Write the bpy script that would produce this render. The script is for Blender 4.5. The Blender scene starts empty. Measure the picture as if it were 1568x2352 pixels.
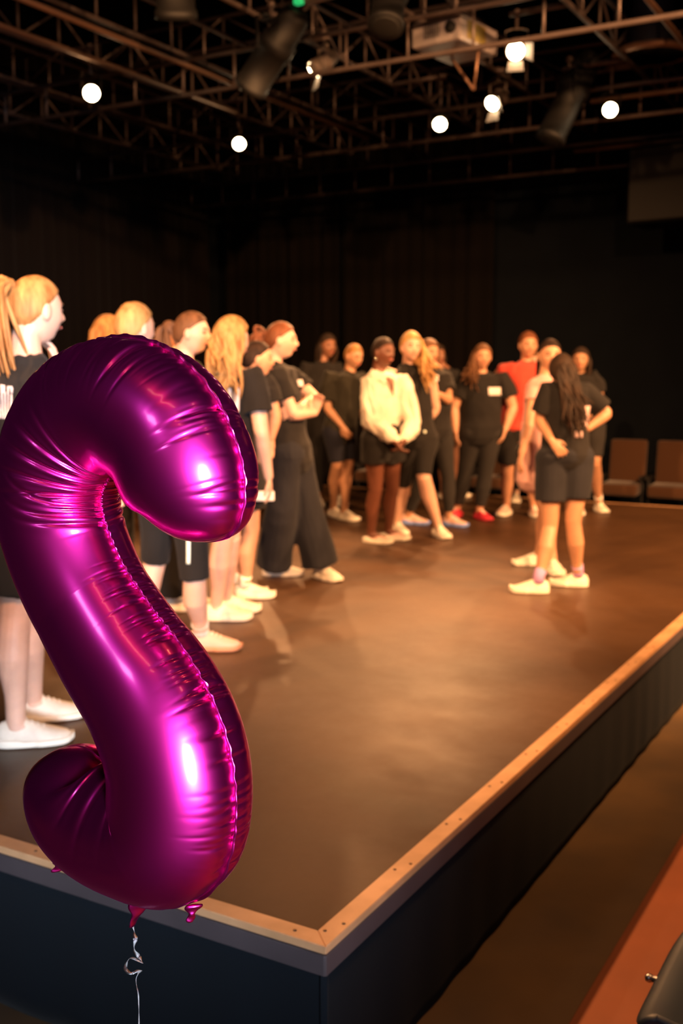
import bpy, math, random
import numpy as np
from mathutils import Vector, Matrix
from mathutils.bvhtree import BVHTree
random.seed(7); rng = np.random.default_rng(7)
S = bpy.context.scene
COL = S.collection

# ------------------------------------------------------------------ camera
FPX = 2439.0; YAW = math.radians(29.9); PIT = math.radians(7.38)
CAM = np.array([1.1665, -1.9568, 1.8])
FW = np.array([-math.sin(YAW)*math.cos(PIT), math.cos(YAW)*math.cos(PIT), -math.sin(PIT)])
RT = np.array([math.cos(YAW), math.sin(YAW), 0.0]); UP = np.cross(RT, FW)
FH = np.array([-math.sin(YAW), math.cos(YAW), 0.0])
cd = bpy.data.cameras.new('camera'); cam = bpy.data.objects.new('camera', cd); COL.objects.link(cam)
cam.matrix_world = Matrix(((RT[0], UP[0], -FW[0], CAM[0]), (RT[1], UP[1], -FW[1], CAM[1]), (RT[2], UP[2], -FW[2], CAM[2]), (0, 0, 0, 1)))
cd.sensor_fit = 'VERTICAL'; cd.sensor_height = 36; cd.sensor_width = 24; cd.lens = FPX/2352*36
cd.clip_start = .05; cd.clip_end = 100
cd.dof.use_dof = True; cd.dof.focus_distance = 1.56; cd.dof.aperture_fstop = 4.6; cd.dof.aperture_blades = 0
S.camera = cam
# ------------------------------------------------------------------ world, view, lights
w = bpy.data.worlds.new('world'); S.world = w; w.use_nodes = True
w.node_tree.nodes['Background'].inputs[0].default_value = (.35, .4, .6, 1); w.node_tree.nodes['Background'].inputs[1].default_value = .012
S.view_settings.view_transform = 'Standard'; S.view_settings.look = 'None'; S.view_settings.gamma = 1
S.view_settings.use_curve_mapping = False; S.view_settings.exposure = 0.0
WARM = (1.0, .47, .185)
def aim(o, loc, tgt):
    o.location = loc; o.rotation_euler = (Vector(tgt)-Vector(loc)).to_track_quat('-Z', 'Y').to_euler()
def spot(name, loc, tgt, power, size=50, blend=.5, rad=.06, col=WARM):
    l = bpy.data.lights.new(name, 'SPOT'); l.energy = power; l.spot_size = math.radians(size); l.spot_blend = blend
    l.shadow_soft_size = rad; l.color = col
    o = bpy.data.objects.new(name, l); COL.objects.link(o); aim(o, loc, tgt); return o
def area(name, loc, tgt, power, sx, sy, col):
    l = bpy.data.lights.new(name, 'AREA'); l.shape = 'RECTANGLE'; l.size = sx; l.size_y = sy; l.energy = power; l.color = col
    o = bpy.data.objects.new(name, l); COL.objects.link(o); aim(o, loc, tgt); return o
# front-of-house stage lamps (over the seats, behind and beside the camera)
spot('front_stage_light', (4.6, 2.2, 5.0), (-2.8, 6.2, 1.4), 4600, 58, .6, .10)
spot('front_stage_light', (2.6, -2.8, 5.0), (-3.0, 5.2, 1.3), 4200, 50, .6, .10)
spot('front_stage_light', (5.0, 5.5, 5.0), (-2.4, 5.8, 1.0), 4400, 56, .6, .10)
spot('front_stage_light', (-2.6, -3.6, 5.0), (-2.9, 5.0, 1.2), 3600, 47, .6, .10)
spot('front_stage_light', (-3.7, 2.6, 5.4), (1.9, .8, 0), 2100, 34, .6, .05)
spot('aisle_fill', (2.2, 1.6, 5.6), (1.0, 1.4, 0), 420, 60, .7, .12)  # added fill to brighten the aisle floor
# unseen area lights behind the camera
area('unseen_cool_light', (3.4, -3.3, 1.9), (.14, -.8, 1.70), 42, .8, 1.8, (.78, .86, 1.0)).data.spread = math.radians(28)  # added low behind the camera for the balloon's highlights
area('unseen_cool_light', (-.2, -5.2, 4.2), (-.4, 0, .6), 22, .8, .5, (.66, .80, 1.0))
area('wall_glow_fill', (1.0, -3.6, 5.9), (1.0, -7.5, 2.2), 75, 2.5, .4, (1.0, .40, .28))  # added to light the front wall for reflections in the balloon
area('wall_glow_fill', (4.4, -1.0, 5.9), (7.5, -1.0, 2.2), 50, .4, 2.5, (1.0, .40, .28))  # added too, lights the right wall for the balloon to reflect

# ------------------------------------------------------------------ helpers
def ray(x, y): return FW*FPX + RT*(x-784) + UP*(1176-y)
def onz(x, y, z):
    d = ray(x, y); return CAM + d*((z-CAM[2])/d[2])
def atd(x, y, D):                      # point of a pixel ray at horizontal distance D from the camera
    d = ray(x, y); return CAM + d*(D/(d@FH))
def depth(P): return (np.asarray(P)-CAM)@FH
def tag(o, label=None, cat=None, group=None, kind=None):
    if label: o['label'] = label
    if cat: o['category'] = cat
    if group: o['group'] = group
    if kind: o['kind'] = kind
    return o
def empty(name, loc, label, cat, group=None):
    o = bpy.data.objects.new(name, None); COL.objects.link(o); o.location = loc; o.empty_display_size = .1
    return tag(o, label, cat, group)
def link(name, me, mat, parent=None, smooth=True):
    if mat: me.materials.clear(); me.materials.append(mat)
    if smooth: me.polygons.foreach_set('use_smooth', [True]*len(me.polygons))
    o = bpy.data.objects.new(name, me); COL.objects.link(o)
    if parent is not None:
        o.parent = parent; q = parent; T = Vector((0, 0, 0))
        while q is not None: T += q.location; q = q.parent
        me.transform(Matrix.Translation(-T)) if parent is not None else None
    me.update(); return o
class G:
    """mesh collector, world coordinates"""
    def __init__(s): s.V = []; s.F = []; s.n = 0
    def add(s, V, F):
        V = np.asarray(V, float).reshape(-1, 3); s.V.append(V); s.F += [tuple(i+s.n for i in f) for f in F]; s.n += len(V); return s
    def mesh(s, name='m'):
        me = bpy.data.meshes.new(name); V = np.vstack(s.V); me.from_pydata(V.tolist(), [], s.F); me.update(); return me
    def build(s, name, mat, parent=None, smooth=True): return link(name, s.mesh(name), mat, parent, smooth)
    def rings(s, R, cap=True, closed=True):
        R = np.asarray(R); n, m = R.shape[:2]; V = R.reshape(-1, 3); F = []
        for i in range(n-1):
            for j in range(m if closed else m-1):
                k = (j+1) % m; F.append((i*m+j, i*m+k, (i+1)*m+k, (i+1)*m+j))
        if cap and closed:
            F.append(tuple(range(m-1, -1, -1))); F.append(tuple((n-1)*m+j for j in range(m)))
        return s.add(V, F)
    def tube(s, P, R, seg=14, ends=True, ref=None):
        """tube through P; R scalar, list, or list of (ra, rb) with ra along ref"""
        P = np.asarray(P, float); n = len(P); T = np.gradient(P, axis=0); T /= np.linalg.norm(T, axis=1)[:, None]+1e-12
        R = [R]*n if np.isscalar(R) else R
        R = np.array([(r, r) if np.isscalar(r) else tuple(r) for r in R], float)
        if ref is None:
            t0 = T[0]; ref = np.array([1., 0, 0]) if abs(t0[0]) < .8 else np.array([0, 1., 0])
        u = np.asarray(ref, float); out = []
        if ends:
            r0 = R[0].mean()*.6; r1 = R[-1].mean()*.6
            P = np.vstack([P[0]-T[0]*r0, P[0]-T[0]*r0*.6, P, P[-1]+T[-1]*r1*.6, P[-1]+T[-1]*r1])
            T = np.vstack([T[0], T[0], T, T[-1], T[-1]]); R = np.vstack([R[0]*.25, R[0]*.75, R, R[-1]*.75, R[-1]*.25])
        a = np.linspace(0, 2*np.pi, seg, endpoint=False)
        for i in range(len(P)):
            u = u - T[i]*(u@T[i]); u /= np.linalg.norm(u)+1e-12; v = np.cross(T[i], u)
            out.append(P[i]+np.outer(np.cos(a)*R[i, 0], u)+np.outer(np.sin(a)*R[i, 1], v))
        return s.rings(out)
    def ball(s, c, r, M=None, nu=18, nv=12):
        r = np.array([r]*3 if np.isscalar(r) else r, float)
        th = np.linspace(0.001, np.pi-.001, nv); a = np.linspace(0, 2*np.pi, nu, endpoint=False)
        Vv = np.array([[[math.sin(t)*math.cos(b), math.sin(t)*math.sin(b), math.cos(t)] for b in a] for t in th])*r
        if M is not None: Vv = Vv@np.asarray(M).T
        return s.rings((Vv+np.asarray(c))[::-1])
    def box(s, lo, hi, M=None, c=None, bev=0.0):
        lo = np.array(lo, float); hi = np.array(hi, float)
        X = [(x, y, z) for z in (lo[2], hi[2]) for y in (lo[1], hi[1]) for x in (lo[0], hi[0])]
        V = np.array(X, float)
        if M is not None: V = V@np.asarray(M).T
        if c is not None: V = V+np.asarray(c)
        return s.add(V, [(0, 2, 3, 1), (4, 5, 7, 6), (0, 1, 5, 4), (2, 6, 7, 3), (0, 4, 6, 2), (1, 3, 7, 5)])
def bar(g, a, b, r, seg=8): return g.tube([a, (np.asarray(a)+np.asarray(b))/2, b], r, seg, ends=False)
def remesh(g, vox, smooth=2, wr=0.0, freq=9.0, seed=0, stretch=(1, 1, .45)):
    me = g.mesh('tmp'); o = bpy.data.objects.new('tmp', me); COL.objects.link(o)
    m = o.modifiers.new('r', 'REMESH'); m.mode = 'VOXEL'; m.voxel_size = vox
    if smooth:
        k = o.modifiers.new('s', 'SMOOTH'); k.factor = .5; k.iterations = smooth
    dg = bpy.context.evaluated_depsgraph_get(); out = bpy.data.meshes.new_from_object(o.evaluated_get(dg))
    bpy.data.objects.remove(o); bpy.data.meshes.remove(me)
    if wr:
        n = len(out.vertices); V = np.empty(n*3, np.float32); out.vertices.foreach_get('co', V); V = V.reshape(-1, 3)
        N = np.empty(n*3, np.float32); out.vertices.foreach_get('normal', N); N = N.reshape(-1, 3)
        V = V+N*(wr*fold(V, freq, seed, stretch))[:, None]; out.vertices.foreach_set('co', V.ravel().astype(np.float32))
    out.update(); return out
def fold(V, freq, seed, stretch):
    r = np.random.default_rng(seed+11); P = V*np.array(stretch)*freq; q = P.copy()
    for k in range(2): q = q+.55*np.sin(q[:, [1, 2, 0]]*1.7+r.uniform(0, 6, 3))
    s = np.zeros(len(V))
    for k in range(5):
        d = r.normal(size=3); d /= np.linalg.norm(d); s += (1-2*np.abs(np.sin(q@d*(1.2+k*.6)+r.uniform(0, 6)))**.8)/(1+k*.5)
    return s/2.2

# ------------------------------------------------------------------ materials
def mat(name, col, rough=.6, metal=0, spec=.5, noise=None, bump=None, sheen=0, emit=None, coat=0, trans=0, aniso=None, subs=0):
    m = bpy.data.materials.new(name); m.use_nodes = True; nt = m.node_tree; b = nt.nodes['Principled BSDF']
    b.inputs['Base Color'].default_value = (*col, 1); b.inputs['Roughness'].default_value = rough; b.inputs['Metallic'].default_value = metal
    b.inputs['Specular IOR Level'].default_value = spec
    if sheen: b.inputs['Sheen Weight'].default_value = sheen
    if coat: b.inputs['Coat Weight'].default_value = coat
    if trans: b.inputs['Transmission Weight'].default_value = trans
    if subs: b.inputs['Subsurface Weight'].default_value = subs; b.inputs['Subsurface Radius'].default_value = (.02, .008, .004)
    if emit: b.inputs['Emission Color'].default_value = (*emit[0], 1); b.inputs['Emission Strength'].default_value = emit[1]
    tc = nt.nodes.new('ShaderNodeTexCoord')
    if noise:
        sc, c2, st = noise; n = nt.nodes.new('ShaderNodeTexNoise'); n.inputs['Scale'].default_value = sc; n.inputs['Detail'].default_value = 5
        mp = nt.nodes.new('ShaderNodeMapping'); mp.inputs['Scale'].default_value = st
        nt.links.new(tc.outputs['Object'], mp.inputs[0]); nt.links.new(mp.outputs[0], n.inputs['Vector'])
        mx = nt.nodes.new('ShaderNodeMix'); mx.data_type = 'RGBA'; mx.inputs[6].default_value = (*col, 1); mx.inputs[7].default_value = (*c2, 1)
        rp = nt.nodes.new('ShaderNodeMapRange'); rp.inputs[1].default_value = .35; rp.inputs[2].default_value = .65
        nt.links.new(n.outputs['Fac'], rp.inputs[0]); nt.links.new(rp.outputs[0], mx.inputs[0]); nt.links.new(mx.outputs[2], b.inputs['Base Color'])
    if bump:
        sc, st, dist, str_ = bump; n = nt.nodes.new('ShaderNodeTexNoise'); n.inputs['Scale'].default_value = sc; n.inputs['Detail'].default_value = 4
        mp = nt.nodes.new('ShaderNodeMapping'); mp.inputs['Scale'].default_value = st
        nt.links.new(tc.outputs['Object'], mp.inputs[0]); nt.links.new(mp.outputs[0], n.inputs['Vector'])
        bp = nt.nodes.new('ShaderNodeBump'); bp.inputs['Distance'].default_value = dist; bp.inputs['Strength'].default_value = str_
        nt.links.new(n.outputs['Fac'], bp.inputs['Height']); nt.links.new(bp.outputs[0], b.inputs['Normal'])
    return m
M = {}
def skin(name, c): M[name] = mat(name, c, .48, noise=(14, tuple(x*.86 for x in c), (1, 1, 1)), bump=(120, (1, 1, 1), .001, .3), subs=.08)
skin('skin_fair', (.66, .40, .30)); skin('skin_warm', (.55, .29, .18)); skin('skin_tan', (.46, .24, .14)); skin('skin_brown', (.27, .12, .07)); skin('skin_dark', (.13, .045, .025))
def hair(name, c, c2): M[name] = mat(name, c, .6, noise=(38, tuple(q*.8 for q in c2), (1, 1, .16)), bump=(90, (1, 1, .1), .004, .6), spec=.3 if c[0] > .1 else .12)
hair('hair_blond', (.50, .29, .11), (.34, .17, .055)); hair('hair_gold', (.42, .21, .07), (.26, .11, .03)); hair('hair_ginger', (.36, .13, .045), (.22, .07, .02))
hair('hair_brown', (.16, .075, .035), (.09, .04, .018)); hair('hair_dark', (.035, .02, .014), (.016, .010, .008)); hair('hair_auburn', (.20, .07, .03), (.12, .04, .015))
hair('hair_black', (.022, .016, .013), (.05, .03, .02))
def cloth(name, c, sh=.15): M[name] = mat(name, c, .9, spec=.2, noise=(5, tuple(x*.75 for x in c), (1, 1, 1)), bump=(400, (1, 1, 1), .0008, .4), sheen=sh if c[0] > .1 else .04)
cloth('cloth_black', (.015, .0135, .013)); cloth('cloth_olive', (.022, .020, .014)); cloth('cloth_navy', (.013, .014, .024)); cloth('cloth_grey', (.024, .022, .021))
cloth('cloth_white', (.72, .66, .56)); cloth('cloth_red', (.55, .06, .04)); cloth('cloth_pink', (.62, .36, .33)); cloth('cloth_coral', (.60, .24, .22)); cloth('cloth_denim', (.017, .0175, .022))
M['print_white'] = mat('print_white', (.72, .66, .66), .7); M['print_pink'] = mat('print_pink', (.60, .42, .42), .7)
M['shoe_white'] = mat('shoe_white', (.70, .64, .54), .6, noise=(18, (.58, .52, .44), (1, 1, 1))); M['sole_white'] = mat('sole_white', (.75, .70, .60), .55)
M['shoe_pink'] = mat('shoe_pink', (.60, .40, .34), .7); M['shoe_red'] = mat('shoe_red', (.55, .03, .06), .6); M['sole_gum'] = mat('sole_gum', (.50, .24, .14), .6)
M['sole_dark'] = mat('sole_dark', (.05, .045, .045), .7); M['sock_lilac'] = mat('sock_lilac', (.42, .25, .50), .9); M['sock_white'] = mat('sock_white', (.75, .72, .65), .9)
M['sole_blue'] = mat('sole_blue', (.16, .25, .6), .6)
M['eye'] = mat('eye', (.09, .06, .05), .15); M['brow'] = mat('brow', (.10, .05, .03), .8); M['lips'] = mat('lips', (.42, .12, .10), .4)
M['reflective'] = mat('reflective', (.8, .95, .85), .3); M['earring'] = mat('earring', (.9, .88, .84), .2, 1)
M['phone'] = mat('phone', (.75, .74, .72), .4)
M['rig'] = mat('rig', (.105, .075, .068), .5, .4, noise=(6, (.13, .10, .095), (1, 1, 1)))
M['rig_dark'] = mat('rig_dark', (.006, .006, .007), .6); M['rig_brown'] = mat('rig_brown', (.30, .17, .11), .5, .5)
M['lamp'] = mat('lamp', (1, .9, .7), .4, emit=((1, .72, .40), 40)); M['black_metal'] = mat('black_metal', (.006, .006, .006), .7)
M['barn'] = mat('barn', (.22, .18, .16), .6, .2)

# ------------------------------------------------------------------ room
def struct(name, lo, hi, m, bump=0):
    o = G().box(lo, hi).build(name, m, None, False); o['kind'] = 'structure'; return o
M['wall_house'] = mat('wall_house', (.30, .28, .29), .9)
M['wall_black'] = mat('wall_black', (.003, .003, .0032), .95, spec=.1); M['wall_dark'] = mat('wall_dark', (.0038, .0055, .0085), .95, spec=.1, noise=(3, (.0032, .0046, .0072), (1, 1, 1)))
M['drape'] = mat('drape', (.0042, .0032, .0030), .95, spec=.08, sheen=.02, bump=(300, (1, 1, .3), .001, .5))
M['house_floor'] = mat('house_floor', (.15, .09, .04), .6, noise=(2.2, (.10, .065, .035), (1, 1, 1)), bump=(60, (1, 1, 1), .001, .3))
M['lit_floor'] = mat('lit_floor', (.30, .085, .028), .6, noise=(3, (.24, .07, .024), (1, 1, 1)))  # orange of lamplight on the floor is in this colour
XL, YB, XR, YF, ZC = -9.3, 11.9, 7.5, -7.5, 6.6
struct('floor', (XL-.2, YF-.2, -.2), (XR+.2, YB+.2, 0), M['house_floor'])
struct('wall_left', (XL-.2, YF, 0), (XL, YB, ZC), M['wall_black']); struct('wall_back', (XL-.2, YB, 0), (XR+.2, YB+.2, ZC), M['wall_dark'])
struct('wall_right', (XR, YF, 0), (XR+.2, YB, ZC), M['wall_house']); struct('wall_front', (XL-.2, YF-.2, 0), (XR+.2, YF, ZC), M['wall_house'])
struct('ceiling', (XL-.2, YF-.2, ZC), (XR+.2, YB+.2, ZC+.2), M['wall_black'])

def drape(name, a, b, z0, z1, nfold, amp, parent=None, m=None, seed=1, gather=.3):
    a = np.array(a, float); b = np.array(b, float); L = np.linalg.norm(b-a); t = (b-a)/L; n = np.array([-t[1], t[0]])
    r = np.random.default_rng(seed); nu = int(nfold*10); nz = 8; u = np.linspace(0, 1, nu)
    ph = np.cumsum(r.uniform(.6, 1.4, nu)); ph = ph/ph[-1]*nfold*2*np.pi; am = amp*(.6+.4*np.sin(u*23+seed))
    g = G(); rows = []
    for k in range(nz+1):
        z = z0+(z1-z0)*k/nz; off = am*np.sin(ph+.3*np.sin(k*.5+u*9))*(1-gather*k/nz)
        rows.append(np.stack([a[0]+t[0]*L*u+n[0]*off, a[1]+t[1]*L*u+n[1]*off, np.full(nu, z)], 1))
    R = np.array(rows); g.rings(R, cap=False, closed=False)
    o = g.build(name, m or M['drape'], parent); so = o.modifiers.new('s', 'SOLIDIFY'); so.thickness = .006; return o
for i, (y0, y1) in enumerate([(-3, 1.4), (1.4, 5.2), (5.2, 8.6), (8.6, 11.7)]):
    tag(drape('stage_curtain', (XL+.25, y0), (XL+.25, y1-.04), .02, 6.2, 16, .07, seed=i+3),
        ['black side curtain beyond the left end of the stage, nearest the camera', 'black side curtain panel left of the ginger ponytail', 'black side curtain with faint lit folds above the blond heads', 'black side curtain panel at the far left corner'][i], 'curtain', 'black side curtains')
for i, (x0, x1) in enumerate([(XL+.5, -6.7), (-6.7, -4.3)]):
    tag(drape('stage_curtain', (x0, YB-.2), (x1-.03, YB-.2), .02, 6.2, 11, .05, seed=i+13),
        ['black back curtain panel in the left corner of the back wall', 'black back curtain panel ending halfway along the back wall'][i], 'curtain', 'black back curtains')

# ------------------------------------------------------------------ stage
SX, SY, SZ = -8.9, 8.75, .5
M['deck'] = mat('deck', (.074, .037, .0165), .33, spec=.22, noise=(1.3, (.052, .026, .012), (1, 1, 1)))
nt = M['deck'].node_tree; b = nt.nodes['Principled BSDF']; tc = nt.nodes.new('ShaderNodeTexCoord')
n = nt.nodes.new('ShaderNodeTexNoise'); n.inputs['Scale'].default_value = 3.5; n.inputs['Detail'].default_value = 8; n.inputs['Roughness'].default_value = .7
mr = nt.nodes.new('ShaderNodeMapRange'); mr.inputs[1].default_value = .3; mr.inputs[2].default_value = .7; mr.inputs[3].default_value = .38; mr.inputs[4].default_value = .54
nt.links.new(tc.outputs['Object'], n.inputs['Vector']); nt.links.new(n.outputs['Fac'], mr.inputs[0]); nt.links.new(mr.outputs[0], b.inputs['Roughness'])
n2 = nt.nodes.new('ShaderNodeTexNoise'); n2.inputs['Scale'].default_value = 220; bp = nt.nodes.new('ShaderNodeBump'); bp.inputs['Distance'].default_value = .0006; bp.inputs['Strength'].default_value = .5
nt.links.new(tc.outputs['Object'], n2.inputs['Vector']); nt.links.new(n2.outputs['Fac'], bp.inputs['Height']); nt.links.new(bp.outputs[0], b.inputs['Normal'])
M['edge'] = mat('edge', (.56, .32, .165), .5, noise=(9, (.44, .25, .12), (1, 1, 1))); M['fascia'] = mat('fascia', (.065, .052, .058), .6, noise=(5, (.05, .04, .045), (1, 1, 1)))
M['skirt'] = mat('skirt', (.006, .009, .013), .95, spec=.1, bump=(500, (1, 1, 1), .001, .5), sheen=.02)
M['screw'] = mat('screw', (.12, .08, .05), .4, .5)
st = empty('stage', (0, 0, 0), 'raised black-skirted stage with glossy brown deck and pale wooden edge strip', 'stage')
EW = .055
G().box((SX, EW, SZ-.06), (-EW, SY, SZ)).build('deck', M['deck'], st, False)
g = G(); P = [(0, 0), (-EW, EW)]
def strip(name, A, B):
    g = G(); z0, z1 = SZ-.018, SZ+.003; V = [(*p, z) for z in (z0, z1) for p in (A[0], B[0], B[1], A[1])]
    g.add(V, [(3, 2, 1, 0), (4, 5, 6, 7), (0, 1, 5, 4), (1, 2, 6, 5), (2, 3, 7, 6), (3, 0, 4, 7)])
    o = g.build(name, M['edge'], st, False); bv = o.modifiers.new('b', 'BEVEL'); bv.width = .002; return o
strip('edge_strip', ((0, 0), (-EW, EW)), ((0, SY), (-EW, SY))); strip('edge_strip', ((SX, 0), (SX, EW)), ((0, 0), (-EW, EW)))
strip('edge_strip', ((-EW, SY), (-EW, SY-.04)), ((SX, SY), (SX, SY-.04)))
def fbox(name, lo, hi, m):
    o = G().box(lo, hi).build(name, m, st, False); bv = o.modifiers.new('b', 'BEVEL'); bv.width = .003; bv.segments = 2; return o
fbox('fascia', (-.03, -.002, SZ-.07), (.002, SY, SZ-.018), M['fascia']); fbox('fascia', (SX, -.004, SZ-.07), (-.001, .03, SZ-.018), M['fascia'])
drape('skirt', (SX, .025), (-.012, .025), .005, SZ-.065, 38, .003, st, M['skirt'], 5, .6); drape('skirt', (-.022, .02), (-.022, SY), .005, SZ-.065, 36, .003, st, M['skirt'], 6, .6)
for i in range(26):
    for (dx) in (0, 1):
        y = .09+i*.33 if i else .06
        if i > 18 and dx: continue
        p = (-.038+.022*dx, y+.05*dx, SZ+.0032)
        G().tube([p, (p[0], p[1], p[2]+.0012)], .0045, 8, False).build('screw', M['screw'], st)
for i in range(8):
    p = (-.10-i*.42, .026, SZ+.0032); G().tube([p, (p[0], p[1], p[2]+.0012)], .0045, 8, False).build('screw', M['screw'], st)

# thin slab at the right with the lamplit floor's orange in its colour
o = G().box((.345, -5.5, 0), (3.2, 8.2, .010)).build('lit_floor_slab', M['lit_floor'], None, False); tag(o, 'thin orange slab along the right, lamplit floor painted in its colour', 'platform')
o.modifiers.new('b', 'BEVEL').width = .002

# ------------------------------------------------------------------ people
def head_mesh():
    nu, nv = 56, 44; th = np.linspace(.02, np.pi-.02, nv); a = np.linspace(0, 2*np.pi, nu, endpoint=False)
    T, A = np.meshgrid(th, a, indexing='ij'); x = np.sin(T)*np.cos(A); y = np.sin(T)*np.sin(A); z = np.cos(T)   # unit: x left, y front, z up
    X = x*.074; Y = y*.092; Z = z*.112
    low = np.clip(-z, 0, 1); X *= 1-.34*low**1.3*(.5+.5*np.clip(y+.5, 0, 1)); Y = np.where(y > 0, Y*(1-.10*low), Y*(1-.25*low**1.2))
    Y = np.where((y < 0) & (z > -.3), Y*1.08, Y)
    def bump(cx, cz, sx, sz, amp): return amp*np.exp(-((X-cx)/sx)**2-((Z-cz)/sz)**2)*(y > 0)
    front = np.clip(y*2, 0, 1)
    d = bump(0, -.021, .0095, .014, .017)+bump(0, -.002, .007, .02, .009)+bump(0, -.030, .016, .010, .010)+bump(0, .022, .045, .012, .004)
    d += bump(.030, .004, .016, .012, -.009)+bump(-.030, .004, .016, .012, -.009)+bump(0, -.055, .022, .012, .007)+bump(0, -.088, .022, .016, .010)
    d += bump(.042, -.028, .020, .020, .004)+bump(-.042, -.028, .020, .020, .004)
    Y = Y+d*front
    return np.stack([X, Y, Z], -1)[::-1], np.stack([x, y, z], -1)[::-1]
HM, HU = head_mesh()
def sst(a, b, x): t = np.clip((x-a)/(b-a), 0, 1); return t*t*(3-2*t)
def unit(v): v = np.asarray(v, float); return v/(np.linalg.norm(v)+1e-12)

def hand(g, w, d, pn, side, s=1.0, curl=.25, spread=1.0):
    """w wrist, d hand direction, pn palm normal, side +1 left/-1 right"""
    d = unit(d); pn = unit(pn-d*(pn@d)); t = unit(np.cross(d, pn))*side       # t = towards thumb
    g.tube([w-d*.01*s, w+d*.03*s, w+d*.06*s, w+d*.082*s], [(.024*s, .017*s), (.032*s, .016*s), (.037*s, .014*s), (.036*s, .011*s)], 12, True, ref=t)
    for k, (off, ln) in enumerate([(.028, .070), (.0095, .079), (-.0095, .073), (-.028, .057)]):
        b = w+d*.078*s+t*off*s; dd = unit(d+t*off*5*spread); p = [b]
        c = curl
        for seg in (.42, .32, .26):
            dd = unit(dd*math.cos(c)+pn*math.sin(c)); p.append(p[-1]+dd*ln*seg*s); c = curl*1.2
        g.tube(p, [.0092*s, .0086*s, .0078*s, .0068*s], 8)
    b = w+d*.022*s+t*.022*s; p = [b, b+unit(t*.8+d*.7+pn*.3)*.032*s, b+unit(t*.62+d*.85+pn*.35)*.06*s, b+unit(t*.45+d*.95+pn*.4)*.082*s]
    g.tube(p, [.013*s, .0115*s, .010*s, .0075*s], 8)

SHOE_T = np.linspace(0, 1, 15)
def shoe(par, ank, fdir, s, m_up, m_sole, kind='sneaker', chunk=1.0, zg=None):
    """shoe standing on the deck, heel behind the ankle"""
    L = .27*s; zg = SZ+.0035 if zg is None else zg; f = unit([fdir[0], fdir[1], 0]); sd = np.array([-f[1], f[0], 0]); h = np.array([ank[0], ank[1], zg])-f*L*.26
    up = G(); so = G(); R = []; Q = []
    sh = .028*s*chunk
    for t in SHOE_T:
        e = math.sqrt(max(0, 1-(2*t-1)**6)); w = s*(.034+.014*math.sin(t*math.pi*.9+.1)*1.0+.006*(t > .5))*max(e, .25)
        if kind == 'slipper': top = .055*s if t > .45 else .03*s+.05*s*max(0, .0)
        top = s*(np.interp(t, [0, .1, .3, .42, .6, .8, .93, 1], [.075, .095, .098, .092, .070, .052, .042, .028]))
        if kind == 'slipper': top = s*(np.interp(t, [0, .1, .3, .45, .6, .8, .93, 1], [.030, .034, .036, .06, .062, .052, .04, .026]))
        a = np.linspace(0, 2*np.pi, 16, endpoint=False); cx = np.cos(a); sz = np.sin(a); ww = np.sign(cx)*np.abs(cx)**.75*w*(1-.32*np.clip(sz, 0, 1)*(t < .5)); zz = np.where(sz > 0, np.abs(sz)**.8*(top-sh*.6), 0)+sh*.6+np.where(sz < 0, sz*.3*sh, 0)
        R.append(h+f*L*t+np.outer(ww*.97, sd)+np.outer(zz, [0, 0, 1]))
        toe = .012*s*max(0, (t-.85)/.15)**2; b = [(-1, 0), (1, 0), (1.05, .5), (1, 1), (-1, 1), (-1.05, .5)]
        hh = sh*(1+.35*(t < .35)*chunk)
        Q.append(np.array([h+f*(L*(t*1.05-.025))+sd*bx*(w*(1.02+.14*chunk*.5)+.002)+np.array([0, 0, bz*hh+toe]) for bx, bz in b]))
    up.rings(R); so.rings(Q)
    o = up.build('shoe', m_up, par); q = so.build('sole', m_sole, None, False)
    q.parent = o; q.data.transform(Matrix.Translation(-par.location)); bv = q.modifiers.new('b', 'BEVEL'); bv.width = .003; bv.segments = 2
    if kind == 'sneaker':
        lg = G()
        for k in range(4):
            t = .40+.075*k; z = s*np.interp(t, [.3, .42, .6, .8], [.100, .095, .073, .054])+.001
            c = h+f*L*t+np.array([0, 0, z]); lg.tube([c-sd*.022*s-np.array([0, 0, .009]), c, c+sd*.022*s-np.array([0, 0, .009])], .0035*s, 6)
        l = lg.build('laces', M['sole_white'], None); l.parent = o; l.data.transform(Matrix.Translation(-par.location))
    return o

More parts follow.
